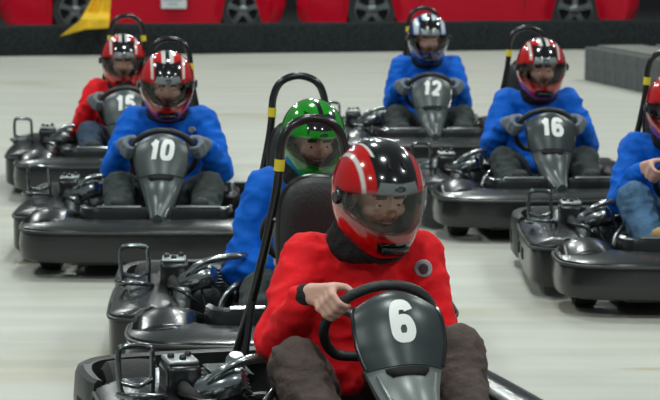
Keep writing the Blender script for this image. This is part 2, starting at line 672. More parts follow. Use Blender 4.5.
WS = [(0, .068), (.025, .094), (.07, .114), (.15, .125), (.25, .128), (.35, .126), (.43, .115), (.50, .100), (.58, .086), (.7, .066), (.85, .048), (1, .032)]


def lerp_tab(tab, s):
    for (a, va), (b, vb) in zip(tab, tab[1:]):
        if s <= b:
            return va + (vb - va) * (s - a) / (b - a)
    return tab[-1][1]


def fair_pt(s, x, off=0.0):
    c = fair_c(s)
    t = fair_c(min(1, s + .02)) - fair_c(max(0, s - .02))
    n = Vector((t.y, -t.x)).normalized()          # outward in (y, z)
    if n.x > 0:
        n = -n
    w = lerp_tab(WS, s)
    h = .045 * (1 - min(1.2, abs(x) / w) ** 2) - .01 + off
    return Vector((x, c.x + n.x * h, c.y + n.y * h))


def fairing_patch(s0, s1, f0, off, thick, ns=30, nx=18):
    bm = bmesh.new()
    F, B = [], []
    for j in range(ns + 1):
        s = s0 + (s1 - s0) * j / ns
        w = lerp_tab(WS, s) * (f0(s) if f0 else 1)
        F.append([bm.verts.new(fair_pt(s, w * (2 * i / nx - 1), off)) for i in range(nx + 1)])
        B.append([bm.verts.new(fair_pt(s, w * .94 * (2 * i / nx - 1), off - thick)) for i in range(nx + 1)])
    for j in range(ns):
        for i in range(nx):
            bm.faces.new((F[j][i], F[j][i + 1], F[j + 1][i + 1], F[j + 1][i]))
            bm.faces.new((B[j][i], B[j + 1][i], B[j + 1][i + 1], B[j][i + 1]))
        bm.faces.new((F[j][0], F[j + 1][0], B[j + 1][0], B[j][0]))
        bm.faces.new((F[j][nx], B[j][nx], B[j + 1][nx], F[j + 1][nx]))
    for i in range(nx):
        bm.faces.new((F[0][i], B[0][i], B[0][i + 1], F[0][i + 1]))
        bm.faces.new((F[ns][i], F[ns][i + 1], B[ns][i + 1], B[ns][i]))
    return bm


def mirror_pts(half):
    return half + [(-x, y) for x, y in reversed(half[:-1])]


WC, WN, WU = Vector((0, -.21, .488)), Vector((0, .8, .6)), Vector((0, -.6, .8))
WR = .155


def make_kart():
    root = bpy.data.objects.new('go_kart', None)
    COL.objects.link(root)
    # front bumper with its deck
    ho = [(-.575, -.455), (-.615, -.468), (-.648, -.51), (-.66, -.60), (-.658, -.74), (-.63, -.85), (-.55, -.925), (-.41, -.965), (-.2, -.982), (0, -.987)]
    hi = [(-.52, -.47), (-.50, -.49), (-.47, -.53), (-.445, -.60), (-.425, -.66), (-.40, -.72), (-.35, -.76), (-.27, -.785), (-.15, -.80), (0, -.80)]
    O = catmull([(x, y, 0) for x, y in mirror_pts(ho)], 5)
    I = catmull([(x, y, 0) for x, y in mirror_pts(hi)], 5)
    prof = [(.10, .075), (.02, .083), (0, .095), (-.03, .14), (.0, .19), (.0, .213), (.03, .226), (.10, .232), (.35, .242), (.7, .25), (1.0, .252), (1.0, .235), (.3, .21), (.12, .19)]
    bm = bmesh.new()
    loft2(bm, O, I, prof)
    fb = link('front_bumper', bm, 'shell', root, flat_angle=35)
    bm = bmesh.new()
    tube(bm, [Vector((p.x * 1.003, p.y * 1.003, .212)) for p in O], .007, 8)
    link('edge_bead', bm, 'belt', fb)
    # tray and chassis
    bm = bmesh.new()
    outl = [(-.36, -.86), (.36, -.86), (.40, -.3), (.40, .45), (.3, .72), (-.3, .72), (-.40, .45), (-.40, -.3)]
    A = [bm.verts.new((x, y, .055)) for x, y in outl]
    B = [bm.verts.new((x, y, .07)) for x, y in outl]
    bm.faces.new(A)
    bm.faces.new(B)
    for k in range(8):
        bm.faces.new((A[k], A[(k + 1) % 8], B[(k + 1) % 8], B[k]))
    link('floor_tray', bm, 'belt', root, smooth=False)
    bm = bmesh.new()
    for sx in (-1, 1):
        tube(bm, catmull([(sx * .30, -.86, .09), (sx * .34, -.5, .09), (sx * .42, -.2, .09), (sx * .42, .4, .09), (sx * .30, .74, .09)], 6), .016, 8)
        tube(bm, [(sx * .42, -.1, .09), (sx * .66, -.06, .12)], .014, 8)
        tube(bm, [(sx * .42, .3, .09), (sx * .66, .3, .12)], .014, 8)
    tube(bm, [(-.52, -.55, .13), (.52, -.55, .13)], .016, 8)
    tube(bm, [(-.5, .56, .14), (.5, .56, .14)], .018, 8)
    tube(bm, [(-.36, -.1, .09), (.36, -.1, .09)], .014, 8)
    link('chassis_frame', bm, 'tube', root)
    # side pods
    for sx in (-1, 1):
        inx = -.47 if sx < 0 else -.40
        so = [(-.60, -.437), (-.66, -.425), (-.715, -.395), (-.742, -.33), (-.747, -.2), (-.748, .0), (-.745, .2), (-.735, .40)]
        si = [(-.56, -.43), (-.53, -.41), (-.50, -.38), (inx - .02, -.33), (inx, -.2), (inx, .0), (inx, .12), (inx - .02, .34)]
        O = catmull([(-sx * x, y, 0) for x, y in so], 5)
        I = catmull([(-sx * x, y, 0) for x, y in si], 5)
        pr = [(.10, .05), (.02, .062), (0, .075), (0, .19), (.0, .212), (.03, .226), (.10, .234), (.35, .255), (.65, .262), (.88, .245), (1.0, .20), (1.0, .10), (.9, .10), (.88, .20), (.6, .24), (.12, .2)]
        bm = bmesh.new()
        loft2(bm, O, I, pr)
        sp = link('side_pod', bm, 'shell', root, flat_angle=35)
        bm = bmesh.new()
        tube(bm, [Vector((p.x * 1.004, p.y, .212)) for p in O], .007, 8)
        link('edge_bead', bm, 'belt', sp)
        for yy in (.24, .02):
            bm = bmesh.new()
            box(bm, (sx * .748, yy, .135), (.008, .085, .05))
            link('slot', bm, 'hole', sp, bevel=.003)
    # rear bumper
    ro = [(-.735, .425), (-.752, .50), (-.752, .65), (-.725, .78), (-.64, .855), (-.45, .88), (-.2, .885), (0, .885)]
    ri = [(-.70, .44), (-.705, .5), (-.70, .64), (-.67, .74), (-.60, .795), (-.43, .815), (-.2, .82), (0, .82)]
    O = catmull([(x, y, 0) for x, y in mirror_pts(ro)], 5)
    I = catmull([(x, y, 0) for x, y in mirror_pts(ri)], 5)
    pr = [(.3, .05), (0, .07), (-.1, .14), (0, .215), (.15, .235), (.5, .245), (1, .24), (1, .20), (.6, .19), (.6, .08)]
    bm = bmesh.new()
    loft2(bm, O, I, pr)
    rb = link('rear_bumper', bm, 'belt', root, flat_angle=35)
    for sx in (-1, 1):
        bm = bmesh.new()
        box(bm, (sx * .757, .56, .14), (.008, .07, .06))
        link('slot', bm, 'hole', rb, bevel=.003)
    # wheels
    for (x, y, r, w) in ((-.515, -.60, .125, .12), (.515, -.60, .125, .12), (-.575, .60, .135, .19), (.575, .60, .135, .19)):
        mt = Matrix.Translation((x, y, r)) @ Matrix.Rotation(R(90) * (1 if x > 0 else -1), 4, 'Y')
        bm = bmesh.new()
        lathe(bm, [(r * .5, w * .4), (r * .8, w * .5), (r * .97, w * .40), (r, w * .2), (r, -w * .2), (r * .97, -w * .4), (r * .8, -w * .5), (r * .5, -w * .4), (r * .5, w * .4)], mt)
        wh = link('wheel', bm, 'rubber', root)
        bm = bmesh.new()
        lathe(bm, [(r * .5, w * .42), (r * .45, w * .3), (r * .2, w * .25), (r * .18, w * .45), (0, w * .45)], mt, 18)
        link('hub', bm, 'alu', wh)
    # foot guards either side of the fairing
    for sx in (-1, 1):
        bm = bmesh.new()
        O = catmull([(sx * x, y, 0) for x, y in ((.055, -.735), (.12, -.742), (.22, -.742), (.30, -.735), (.345, -.70), (.37, -.62))], 5)
        I = catmull([(sx * x, y, 0) for x, y in ((.055, -.690), (.12, -.695), (.21, -.695), (.275, -.685), (.305, -.66), (.33, -.60))], 5)
        loft2(bm, O, I, [(0, .10), (0, .27), (.12, .292), (.5, .300), (.88, .292), (1, .27), (1, .10)])
        fg = link('foot_guard', bm, 'shell', root, flat_angle=45)
        bm = bmesh.new()
        tube(bm, [(sx * .08, -.722, .300), (sx * .15, -.728, .302), (sx * .28, -.722, .300)], .0075, 8)
        link('edge_highlight', bm, 'chrome', fg)  # chrome strip added for the bright light along the guard's edge
        bm = bmesh.new()
        tube(bm, [(sx * .12, -.72, .08), (sx * .12, -.68, .20)], .008, 8)
        box(bm, (sx * .12, -.672, .22), (.07, .012, .07), Matrix.Rotation(R(-20), 3, 'X'))
        link('pedal', bm, 'alu', root)
    # inner shrouds covering the front wheels
    for sx in (-1, 1):
        bm = bmesh.new()
        prv = []
        for j in range(13):
            y = -.80 + .38 * j / 12
            hh = .25 + .035 * math.sin(math.pi * j / 12)
            row = []
            for i in range(7):
                x = .40 + .24 * i / 6
                z = hh - .05 * ((i / 6 - .45) * 1.6) ** 2
                xx = x if j < 8 else x - (j - 8) * .012
                row.append(bm.verts.new((sx * xx, y, z)))
            prv.append(row)
        for a, b in zip(prv, prv[1:]):
            for i in range(6):
                bm.faces.new((a[i], a[i + 1], b[i + 1], b[i]))
        ob = link('wheel_cover', bm, 'shell', root)
        sdm = ob.modifiers.new('thick', 'SOLIDIFY')
        sdm.thickness = .012
        sdm.offset = -1
    # seat
    bm = bmesh.new()
    rows = []
    SP = [(-.10, .16), (-.06, .125), (.05, .10), (.18, .095), (.28, .12), (.345, .20), (.38, .32), (.41, .44), (.435, .56), (.445, .60)]
    SP3 = catmull([(0, y, z) for y, z in SP], 4)
    for j, c in enumerate(SP3):
        t = j / (len(SP3) - 1)
        hw = .19 + .02 * math.sin(math.pi * t) - (.05 * max(0, t - .8) / .2)
        row = []
        for i in range(13):
            a = 2 * i / 12 - 1
            lift = abs(a) ** 3 * .11
            k = min(1, max(0, (t - .35) / .2))
            row.append(bm.verts.new((hw * a, c.y - lift * k, c.z + lift * (1 - k))))
        rows.append(row)
    for a, b in zip(rows, rows[1:]):
        for i in range(12):
            bm.faces.new((a[i], a[i + 1], b[i + 1], b[i]))
    seat = link('seat', bm, 'pad', root)
    sdm = seat.modifiers.new('thick', 'SOLIDIFY')
    sdm.thickness = .022
    # headrest: padded shield
    bm = bmesh.new()
    pr = catmull([(-.115, 0, .54), (-.118, 0, .66), (-.108, 0, .76), (-.07, 0, .815), (0, 0, .83), (.07, 0, .815), (.108, 0, .76), (.118, 0, .66), (.115, 0, .54)], 4)
    cen = Vector((0, 0, .70))
    fr_, bk = [], []
    for k in (1.0, .97, .86, .6, .3):
        d = {1.0: .0, .97: .018, .86: .03, .6: .034, .3: .036}[k]
        fr_.append([bm.verts.new((cen.x + (q.x - cen.x) * k, .475 - d - .02 * (q.z - .56), cen.z + (q.z - cen.z) * k)) for q in pr])
    bk = [bm.verts.new((q.x * .95, .51 - .02 * (q.z - .56), cen.z + (q.z - cen.z) * .95)) for q in pr]
    n = len(pr)
    for A, B in zip(fr_, fr_[1:]):
        for k in range(n - 1):
            bm.faces.new((A[k], A[k + 1], B[k + 1], B[k]))
        bm.faces.new((A[-1], A[0], B[0], B[-1]))
    bm.faces.new(fr_[-1])
    for k in range(n - 1):
        bm.faces.new((fr_[0][k], bk[k], bk[k + 1], fr_[0][k + 1]))
    bm.faces.new((fr_[0][-1], bk[-1], bk[0], fr_[0][0]))
    bm.faces.new(list(reversed(bk)))
    hr = link('headrest', bm, 'pad', root, flat_angle=60)
    bm = bmesh.new()
    tube(bm, [Vector((q.x * 1.0, .478 - .02 * (q.z - .56), q.z)) for q in pr], .009, 8)
    link('piping', bm, 'tube', hr)
    # roll hoop
    bm = bmesh.new()
    hp = [(-.25, .70, .10), (-.235, .66, .18), (-.175, .57, .45), (-.125, .53, .70), (-.106, .52, .82), (-.098, .515, .92), (-.067, .513, .98), (0, .512, 1.003)]
    hp = hp + [(-x, y, z) for x, y, z in reversed(hp[:-1])]
    tube(bm, catmull(hp, 6), .0145, 12)
    hoop = link('roll_hoop', bm, 'tube', root)
    for sx in (-1, 1):
        for pts_, r_ in (([(sx * .175, .57, .45), (sx * .24, .50, .12)], .011), ([(sx * .125, .53, .70), (sx * .08, .49, .68)], .010)):
            bm = bmesh.new()
            tube(bm, pts_, r_, 8)
            link('brace', bm, 'tube', hoop)
    for sx in (-1, 1):
        bm = bmesh.new()
        tube(bm, [(sx * .1045, .5185, .845), (sx * .1015, .5172, .880)], .0165, 12)
        link('tape_band', bm, 'yellow', hoop)
    # engine side (the driver's right, -x)
    bm = bmesh.new()
    box(bm, (-.495, .19, .275), (.115, .14, .12))
    eb = link('air_box', bm, 'shell', root, bevel=.018)
    bm = bmesh.new()
    box(bm, (-.495, .19, .341), (.10, .12, .014))
    link('air_box_lid', bm, 'alu', eb, bevel=.006)
    for dx, dy in ((-.03, 0), (.03, .02), (0, -.04)):
        bm = bmesh.new()
        ball(bm, (-.495 + dx, .19 + dy, .352), .012, 2)
        link('lid_bolt', bm, 'darkmetal', eb)
    bm = bmesh.new()
    tube(bm, catmull([(-.50, .12, .27), (-.49, .05, .26), (-.45, .02, .23)], 5), .022, 10)
    link('intake_hose', bm, 'rubber', eb)
    bm = bmesh.new()
    box(bm, (-.36, .16, .17), (.15, .20, .16))
    for k in range(6):
        box(bm, (-.36, .16, .255 + k * .012), (.14 - .006 * k, .17 - .006 * k, .005))
    mt = Matrix.Translation((-.36, .04, .2)) @ Matrix.Rotation(R(90), 4, 'X')
    lathe(bm, [(0, .03), (.05, .03), (.065, .02), (.07, -.02)], mt, 20)
    link('engine', bm, 'darkmetal', root, bevel=.006)
    bm = bmesh.new()
    mt = Matrix.Translation((-.40, .04, .285)) @ Matrix.Rotation(R(70), 4, 'Y') @ Matrix.Rotation(R(25), 4, 'X')
    lathe(bm, [(0, -.085), (.03, -.08), (.042, -.06), (.045, 0), (.042, .06), (.03, .08), (0, .085)], mt, 20)
    link('muffler', bm, 'chrome', root)
    bm = bmesh.new()
    tube(bm, catmull([(-.44, .03, .30), (-.40, .0, .34), (-.33, .0, .365), (-.22, .04, .37), (-.20, .12, .33)], 6), .014, 10)
    tube(bm, catmull([(-.33, -.05, .12), (-.30, -.03, .22), (-.25, .0, .27), (-.215, .1, .28)], 6), .011, 10)
    link('exhaust_pipe', bm, 'chrome', root)
    bm = bmesh.new()
    tube(bm, catmull([(-.60, .13, .25), (-.60, .12, .37), (-.615, .12, .395), (-.69, .11, .40), (-.71, .11, .38), (-.71, .10, .30), (-.70, .10, .25)], 5), .0095, 9)
    tube(bm, catmull([(-.60, .12, .30), (-.65, .11, .285), (-.71, .10, .30)], 5), .008, 9)
    tube(bm, catmull([(-.70, .10, .26), (-.73, .02, .28), (-.70, -.06, .29), (-.60, -.04, .28), (-.58, .05, .26)], 5), .009, 9)
    link('guard_hoop', bm, 'dark_chrome', root)
    for nm_, (x, y, z, r, h) in (('carburettor', (-.46, -.06, .22, .035, .05)), ('oil_filter', (-.30, .28, .26, .03, .08)), ('brake_reservoir', (-.25, -.04, .14, .03, .06)), ('starter_motor', (-.52, .32, .20, .045, .09))):
        bm = bmesh.new()
        lathe(bm, [(0, h), (r * .7, h), (r, h * .8), (r, -h * .5), (0, -h * .5)], Matrix.Translation((x, y, z)) @ Matrix.Rotation(R(20 * (x + .4) * 10), 4, 'X'), 14)
        link(nm_, bm, 'alu', root)
    bm = bmesh.new()
    lathe(bm, [(.02, .02), (.075, .02), (.078, 0), (.075, -.02), (.02, -.02)], Matrix.Translation((-.28, .42, .17)) @ Matrix.Rotation(R(90), 4, 'Y'), 26)
    tube(bm, catmull([(-.25, .30, .25), (-.27, .45, .27), (-.27, .55, .16)], 5), .02, 8)
    link('chain_guard', bm, 'darkmetal', root)
    bm = bmesh.new()
    tube(bm, catmull([(-.26, -.1, .10), (-.34, -.12, .18), (-.44, -.15, .26), (-.50, -.05, .27), (-.52, .10, .26)], 6), .007, 8)
    tube(bm, catmull([(-.20, -.5, .10), (-.30, -.3, .14), (-.36, -.12, .20), (-.38, .02, .25)], 6), .006, 8)
    link('cable', bm, 'tube', root)
    # other side: fuel tank
    bm = bmesh.new()
    box(bm, (.33, .12, .19), (.15, .30, .20))
    ft = link('fuel_tank', bm, 'shell', root, bevel=.03)
    bm = bmesh.new()
    lathe(bm, [(0, .03), (.028, .03), (.032, .02), (.032, -.01)], Matrix.Translation((.33, .05, .30)), 16)
    link('tank_cap', bm, 'alu', ft)
    # steering wheel and column
    bm = bmesh.new()
    ring = []
    for k in range(48):
        a = 2 * math.pi * k / 48
        ring.append(WC + Vector((1, 0, 0)) * WR * math.sin(a) + WU * WR * (math.cos(a) if math.cos(a) > -.75 else -.75 + (math.cos(a) + .75) * .3))
    tube(bm, ring, .0145, 12, closed=True)
    sw = link('steering_wheel', bm, 'pad', root)
    bm = bmesh.new()
    for a in (90, 210, 330):
        d = Vector((1, 0, 0)) * math.cos(R(a)) + WU * math.sin(R(a)) * -1
        tube(bm, [WC - WN * .015, WC + d * (WR - .01)], .011, 8)
    lathe(bm, [(0, .012), (.04, .01), (.045, -.01), (.02, -.03)], Matrix.Translation(WC - WN * .01) @ WN.to_track_quat('Z', 'Y').to_matrix().to_4x4(), 20)
    link('spoke', bm, 'alu', sw)
    bm = bmesh.new()
    tube(bm, [WC - WN * .02, Vector((0, -.62, .12))], .014, 10)
    tube(bm, [Vector((-.10, -.30, .09)), Vector((0, -.37, .42)), Vector((.10, -.30, .09))], .012, 8)
    link('steering_column', bm, 'tube', root)

    def narrow(o):
        if o.type == 'MESH':
            for v in o.data.vertices:
                x = v.co.x
                if x < -.35:
                    v.co.x = -.35 + (x + .35) * .90
                elif x > .30:
                    v.co.x = .30 + (x - .30) * .52
        for c in o.children:
            narrow(c)
    narrow(root)
    return root


def add_fairing(root, number, pm_, lm_, shear=0.0, size=.135):
    bm = fairing_patch(.0, .47, None, .006, .030, 26, 22)
    pn = link('number_panel', bm, pm_, root, flat_angle=50)
    # raised rim of the panel
    bm = bmesh.new()
    pts = [fair_pt(s / 100, lerp_tab(WS, s / 100) * .985, .006) for s in range(46, 0, -2)]
    pts2 = [Vector((-q.x, q.y, q.z)) for q in reversed(pts)]
    tube(bm, pts + pts2, .006, 8)
    link('rim', bm, 'tube', pn)
    # number
    bm = bmesh.new()
    H_ = size * .74
    GL = {
        '0': [(.50, 1), (.80, .97), (.97, .78), (1, .5), (.97, .22), (.80, .03), (.50, 0), (.20, .03), (.03, .22), (0, .5), (.03, .78), (.20, .97), (.50, 1)],
        '1': [(.18, .78), (.45, .88), (.62, .99), (.62, .98), (.62, .5), (.62, -.05)],
        '2': [(.04, .74), (.10, .92), (.32, 1), (.62, 1), (.88, .92), (.96, .74), (.88, .55), (.55, .32), (.18, .10), (.03, .0), (.10, .0), (.5, 0), (1.04, 0)],
        '5': [(1.0, 1), (.6, 1), (.14, 1), (.12, .97), (.06, .55), (.12, .52), (.40, .60), (.72, .58), (.95, .42), (.97, .22), (.80, .04), (.45, 0), (.12, .05), (.0, .18)],
        '6': [(.97, .84), (.86, .97), (.50, 1), (.17, .95), (.02, .72), (0, .40), (.04, .15), (.22, .02), (.52, 0), (.82, .04), (.98, .20), (.97, .40), (.80, .55), (.50, .57), (.20, .52), (.04, .38)],
    }
    th = H_ * .235
    gw = H_ * .40
    adv = {'1': H_ * .62}
    xcur, placed = 0.0, []
    for ch in number:
        w_ = adv.get(ch, H_ * .76)
        placed.append((ch, xcur))
        xcur += w_
    tot = xcur - H_ * .76 + gw + (0 if number[-1] != '1' else H_ * .14)
    for ch, x0 in placed:
        P = catmull([(x * gw, y * (H_ - th), 0) for x, y in GL[ch]], 5)
        rows = []
        for k, q in enumerate(P):
            t = (P[min(k + 1, len(P) - 1)] - P[max(k - 1, 0)])
            if ch == '0' and k in (0, len(P) - 1):
                t = Vector((1, 0, 0))
            if t.length < 1e-7:
                t = Vector((0, -1, 0))
            t.normalize()
            n_ = Vector((-t.y, t.x, 0))
            rows.append([bm.verts.new((q.x + x0 - tot / 2 + n_.x * th / 2 * f + shear * (q.y - H_ / 2), q.y + n_.y * th / 2 * f, 0)) for f in (-1, 0, 1)])
        for A, B in zip(rows, rows[1:]):
            for k in range(2):
                bm.faces.new((A[k], A[k + 1], B[k + 1], B[k]))
    my, mxx = (H_ - th) / 2, 0
    # arc length table of the fairing
    tab = [0.0]
    for k in range(100):
        tab.append(tab[-1] + (fair_c((k + 1) / 100) - fair_c(k / 100)).length)
    mid = tab[25]
    for v in bm.verts:
        d = mid - (v.co.y - my)
        k = max(j for j in range(100) if tab[j] <= d)
        s = (k + (d - tab[k]) / (tab[k + 1] - tab[k])) / 100
        v.co = fair_pt(s, v.co.x - mxx, .0085)
    nb = link('number', bm, 'white', pn, smooth=False)
    # lower cover
    bm = fairing_patch(.45, 1.0, None, .0, .035, 30, 16)
    lc = link('column_cover', bm, lm_, root, flat_angle=50)
    for sx in (-1, 1):
        bm = bmesh.new()
        tube(bm, [fair_pt(.50 + k * .025, sx * lerp_tab(WS, .50 + k * .025) * .80, .001) for k in range(19)], .0065, 8)
        link('side_rib', bm, lm_, lc)
    bm = bmesh.new()
    v = [[bm.verts.new(fair_pt(s, x, o)) for x in (-w, -w / 2, 0, w / 2, w)] for s, w, o in ((.478, .062, .0035), (.50, .060, .0035), (.53, .046, .0035))]
    for a, b in zip(v, v[1:]):
        for k in range(4):
            bm.faces.new((a[k], a[k + 1], b[k + 1], b[k]))
    vv = link('vent', bm, 'hole', lc)
    sd_ = vv.modifiers.new('t', 'SOLIDIFY')
    sd_.thickness = .004
    return pn


# ---------------------------------------------------------------- helmets
def smst(a, b, x):
    t = max(0, min(1, (x - a) / (b - a)))
    return t * t * (3 - 2 * t)


def helm_pt(az, el, off=0.0):
    """az 0 = front (-y), el up; degrees"""
    ce, se = math.cos(R(el)), math.sin(R(el))
    ce = max(0, ce) ** (.80 if el < 0 else .92)
    fa = math.cos(R(az))
    b = .145 if fa > 0 else .150
    x = .124 * math.sin(R(az)) * ce
    y = -b * fa * ce
    z = .134 * se * (1.12 if el < 0 else 1)
    chin = smst(-5, -38, el) * smst(.25, 1, fa)
    y -= .030 * chin
    z -= .012 * chin
    brow = smst(14, 24, el) * (1 - smst(30, 60, el)) * smst(.3, 1, fa)
    y -= .004 * brow
    v = Vector((x, y, z))
    if off:
        v += v.normalized() * off
    return v


AZM = 70


def e_hi(az):
    t = min(1, abs(az) / AZM)
    return 19 - 9 * t ** 2.5


def e_lo(az):
    t = min(1, abs(az) / AZM)
    return -20 + 10 * t ** 2


def paint(az, el, co, sch):
    main, second, dark, silver = sch[:4]
    style = sch[4] if len(sch) > 4 else ''
    q = abs(co.x) / .124
    front = math.cos(R(az)) > 0
    c = main
    if el > e_hi(az):
        if front and el < 33 and q < .50 - (el - 18) * .006:
            c = silver
        elif front and el < 60 and q < .47:
            c = dark
        elif style == 'six':
            c = second if (.38 < q < .44 and el > 50) or .66 < q < .735 else (dark if q < .40 else main)
        elif style == 'blue':
            c = dark if q < .12 else (second if q < .36 or .55 < q < .78 else main)
        elif q < .07:
            c = dark
        elif q < .22:
            c = second
        elif .52 < q < .62 and (el > 25 or not front):
            c = second
    elif el > e_lo(az):
        c = dark if abs(az) < 92 else main
    else:
        if el < -57:
            c = dark
        elif abs(az) < 26 and el > -44 and el < -28:
            c = dark
    return c


def soft_paint(az, el, sch):
    acc = [0, 0, 0]
    for da, de in ((-.9, -.6), (.9, -.6), (0, 0), (-.9, .6), (.9, .6)):
        c = paint(az + da, el + de, helm_pt(az + da, el + de), sch)
        acc = [a + b / 5 for a, b in zip(acc, c)]
    return acc


def make_helmet(parent, mt, sch, name='helmet'):
    az_in = [-AZM + 2 * AZM * k / 112 for k in range(113)]
    az_out = [AZM + (360 - 2 * AZM) * k / 96 for k in range(1, 96)]
    azs = az_in + az_out
    nlow, nmid, nup = 30, 10, 84
    bm = bmesh.new()
    lay = bm.loops.layers.color.new('paint')
    grid, meta, pc = [], {}, {}
    for az in azs:
        a = az if az <= 180 else az - 360
        col = []
        lo, hi = e_lo(a), e_hi(a)
        els = [-60 + (lo + 60) * k / nlow for k in range(nlow)] + [lo + (hi - lo) * k / nmid for k in range(nmid)] + [hi + (89.5 - hi) * k / nup for k in range(nup + 1)]
        for el in els:
            co = helm_pt(a, el)
            v = bm.verts.new(mt @ co)
            meta[v] = (a, el, co)
            col.append(v)
        grid.append(col)
    n = len(azs)
    nr = len(grid[0])
    for i in range(n):
        A, B = grid[i], grid[(i + 1) % n]
        inport = i < 112
        for j in range(nr - 1):
            if inport and nlow <= j < nlow + nmid:
                continue
            f = bm.faces.new((A[j], B[j], B[j + 1], A[j + 1]))
            for lp in f.loops:
                a, el, co = meta[lp.vert]
                if lp.vert not in pc:
                    pc[lp.vert] = soft_paint(a, el, sch)
                c = pc[lp.vert]
                # keep the port row the colour of the shell around it
                if j >= nlow + nmid and el <= e_hi(a) + .01:
                    c = paint(a, el + .5, co, sch)
                if j < nlow and el >= e_lo(a) - .01:
                    c = paint(a, el - .5, co, sch)
                lp[lay] = (*c, 1)
    h = link(name, bm, ['helmet', 'black_cloth'], parent, flat_angle=70)
    sd = h.modifiers.new('shell', 'SOLIDIFY')
    sd.thickness = .022
    sd.offset = -1
    sd.material_offset = 1
    sd.material_offset_rim = 0
    # visor
    bm = bmesh.new()
    g = []
    for i in range(49):
        a = -80 + 160 * i / 48
        lo, hi = e_lo(a) - 2.5, e_hi(a) + 5
        if abs(a) > 66:
            k = (abs(a) - 66) / 14
            lo += k * 7
            hi -= k * 6
        g.append([bm.verts.new(mt @ helm_pt(a, lo + (hi - lo) * j / 14, .0065)) for j in range(15)])
    for A, B in zip(g, g[1:]):
        for j in range(14):
            bm.faces.new((A[j], B[j], B[j + 1], A[j + 1]))
    vs = link('visor', bm, 'visor', h, flat_angle=80)
    # pivots
    for sx in (-1, 1):
        bm = bmesh.new()
        c = helm_pt(sx * 82, 0, .006)
        zz = Vector((sx, -.12, 0)).normalized()
        lathe(bm, [(0, .008), (.014, .008), (.018, .003), (.018, -.004)], mt @ Matrix.Translation(c) @ zz.to_track_quat('Z', 'Y').to_matrix().to_4x4(), 18)
        link('visor_pivot', bm, 'tube', vs)
    # chin vent and trim
    bm = bmesh.new()
    vv = [[bm.verts.new(mt @ helm_pt(a, e, .005)) for a in (-20, -12, 0, 12, 20)] for e in (-31, -36, -41)]
    for A, B in zip(vv, vv[1:]):
        for k in range(4):
            bm.faces.new((A[k], A[k + 1], B[k + 1], B[k]))
    cv = link('chin_vent', bm, 'tube', h)
    s2 = cv.modifiers.new('t', 'SOLIDIFY')
    s2.thickness = .006
    bm = bmesh.new()
    tube(bm, [mt @ helm_pt(a, -59, .001) for a in range(-180, 180, 8)], .007, 8, closed=True)
    link('neck_trim', bm, 'black_cloth', h)
    # oval emblem above the visor
    bm = bmesh.new()
    pts = []
    for k in range(20):
        a = k / 20 * 2 * math.pi
        pts.append(mt @ helm_pt(7 * math.cos(a), 26.5 + 2.6 * math.sin(a), .001))
    tube(bm, pts, .0016, 6, closed=True)
    tube(bm, [mt @ helm_pt(-5, 26, .001), mt @ helm_pt(0, 27.5, .001), mt @ helm_pt(5, 26, .001)], .0014, 6)
    link('emblem', bm, 'tube', h)
    # crown vents
    bm = bmesh.new()
    for sx in (-1, 1):
        tube(bm, [mt @ helm_pt(sx * 14, 48, .002), mt @ helm_pt(sx * 17, 56, .002)], .005, 8)
    link('crown_vent', bm, 'tube', h)
    return h


# ---------------------------------------------------------------- drivers
def head_parts(bm, mt):
    """mt: head frame -> kart frame; face looks to -y"""
    def b(c, r, s=2):
        q = bmesh.ops.create_icosphere(bm, subdivisions=s, radius=1)
        rr = (r,) * 3 if isinstance(r, (int, float)) else r
        bmesh.ops.transform(bm, matrix=mt @ Matrix.Translation(Vector(c)) @ Matrix.Diagonal((*rr, 1)), verts=q['verts'])
    b((0, .01, .02), (.074, .092, .088), 3)
    b((0, -.030, -.03), (.060, .062, .072), 3)          # face
    b((0, -.052, -.078), (.036, .034, .030), 3)         # chin
    for s in (-1, 1):
        b((s * .040, -.055, -.030), (.024, .026, .024))  # cheek
        b((s * .030, -.078, .018), (.026, .014, .009))   # brow
        b((s * .016, -.092, -.030), (.010, .012, .008))  # nostril
        b((s * .030, -.0775, .003), (.0155, .012, .0062))  # upper lid
        b((s * .030, -.0765, -.013), (.0145, .011, .0055))  # lower lid
        b((s * .073, .012, -.015), (.010, .018, .030))   # ear
    b((0, -.090, .0), (.010, .014, .030))                # nose bridge
    b((0, -.104, -.025), (.012, .014, .012))             # nose tip
    b((0, -.088, -.050), (.024, .010, .006))             # upper lip
    b((0, -.084, -.063), (.021, .011, .007))             # lower lip


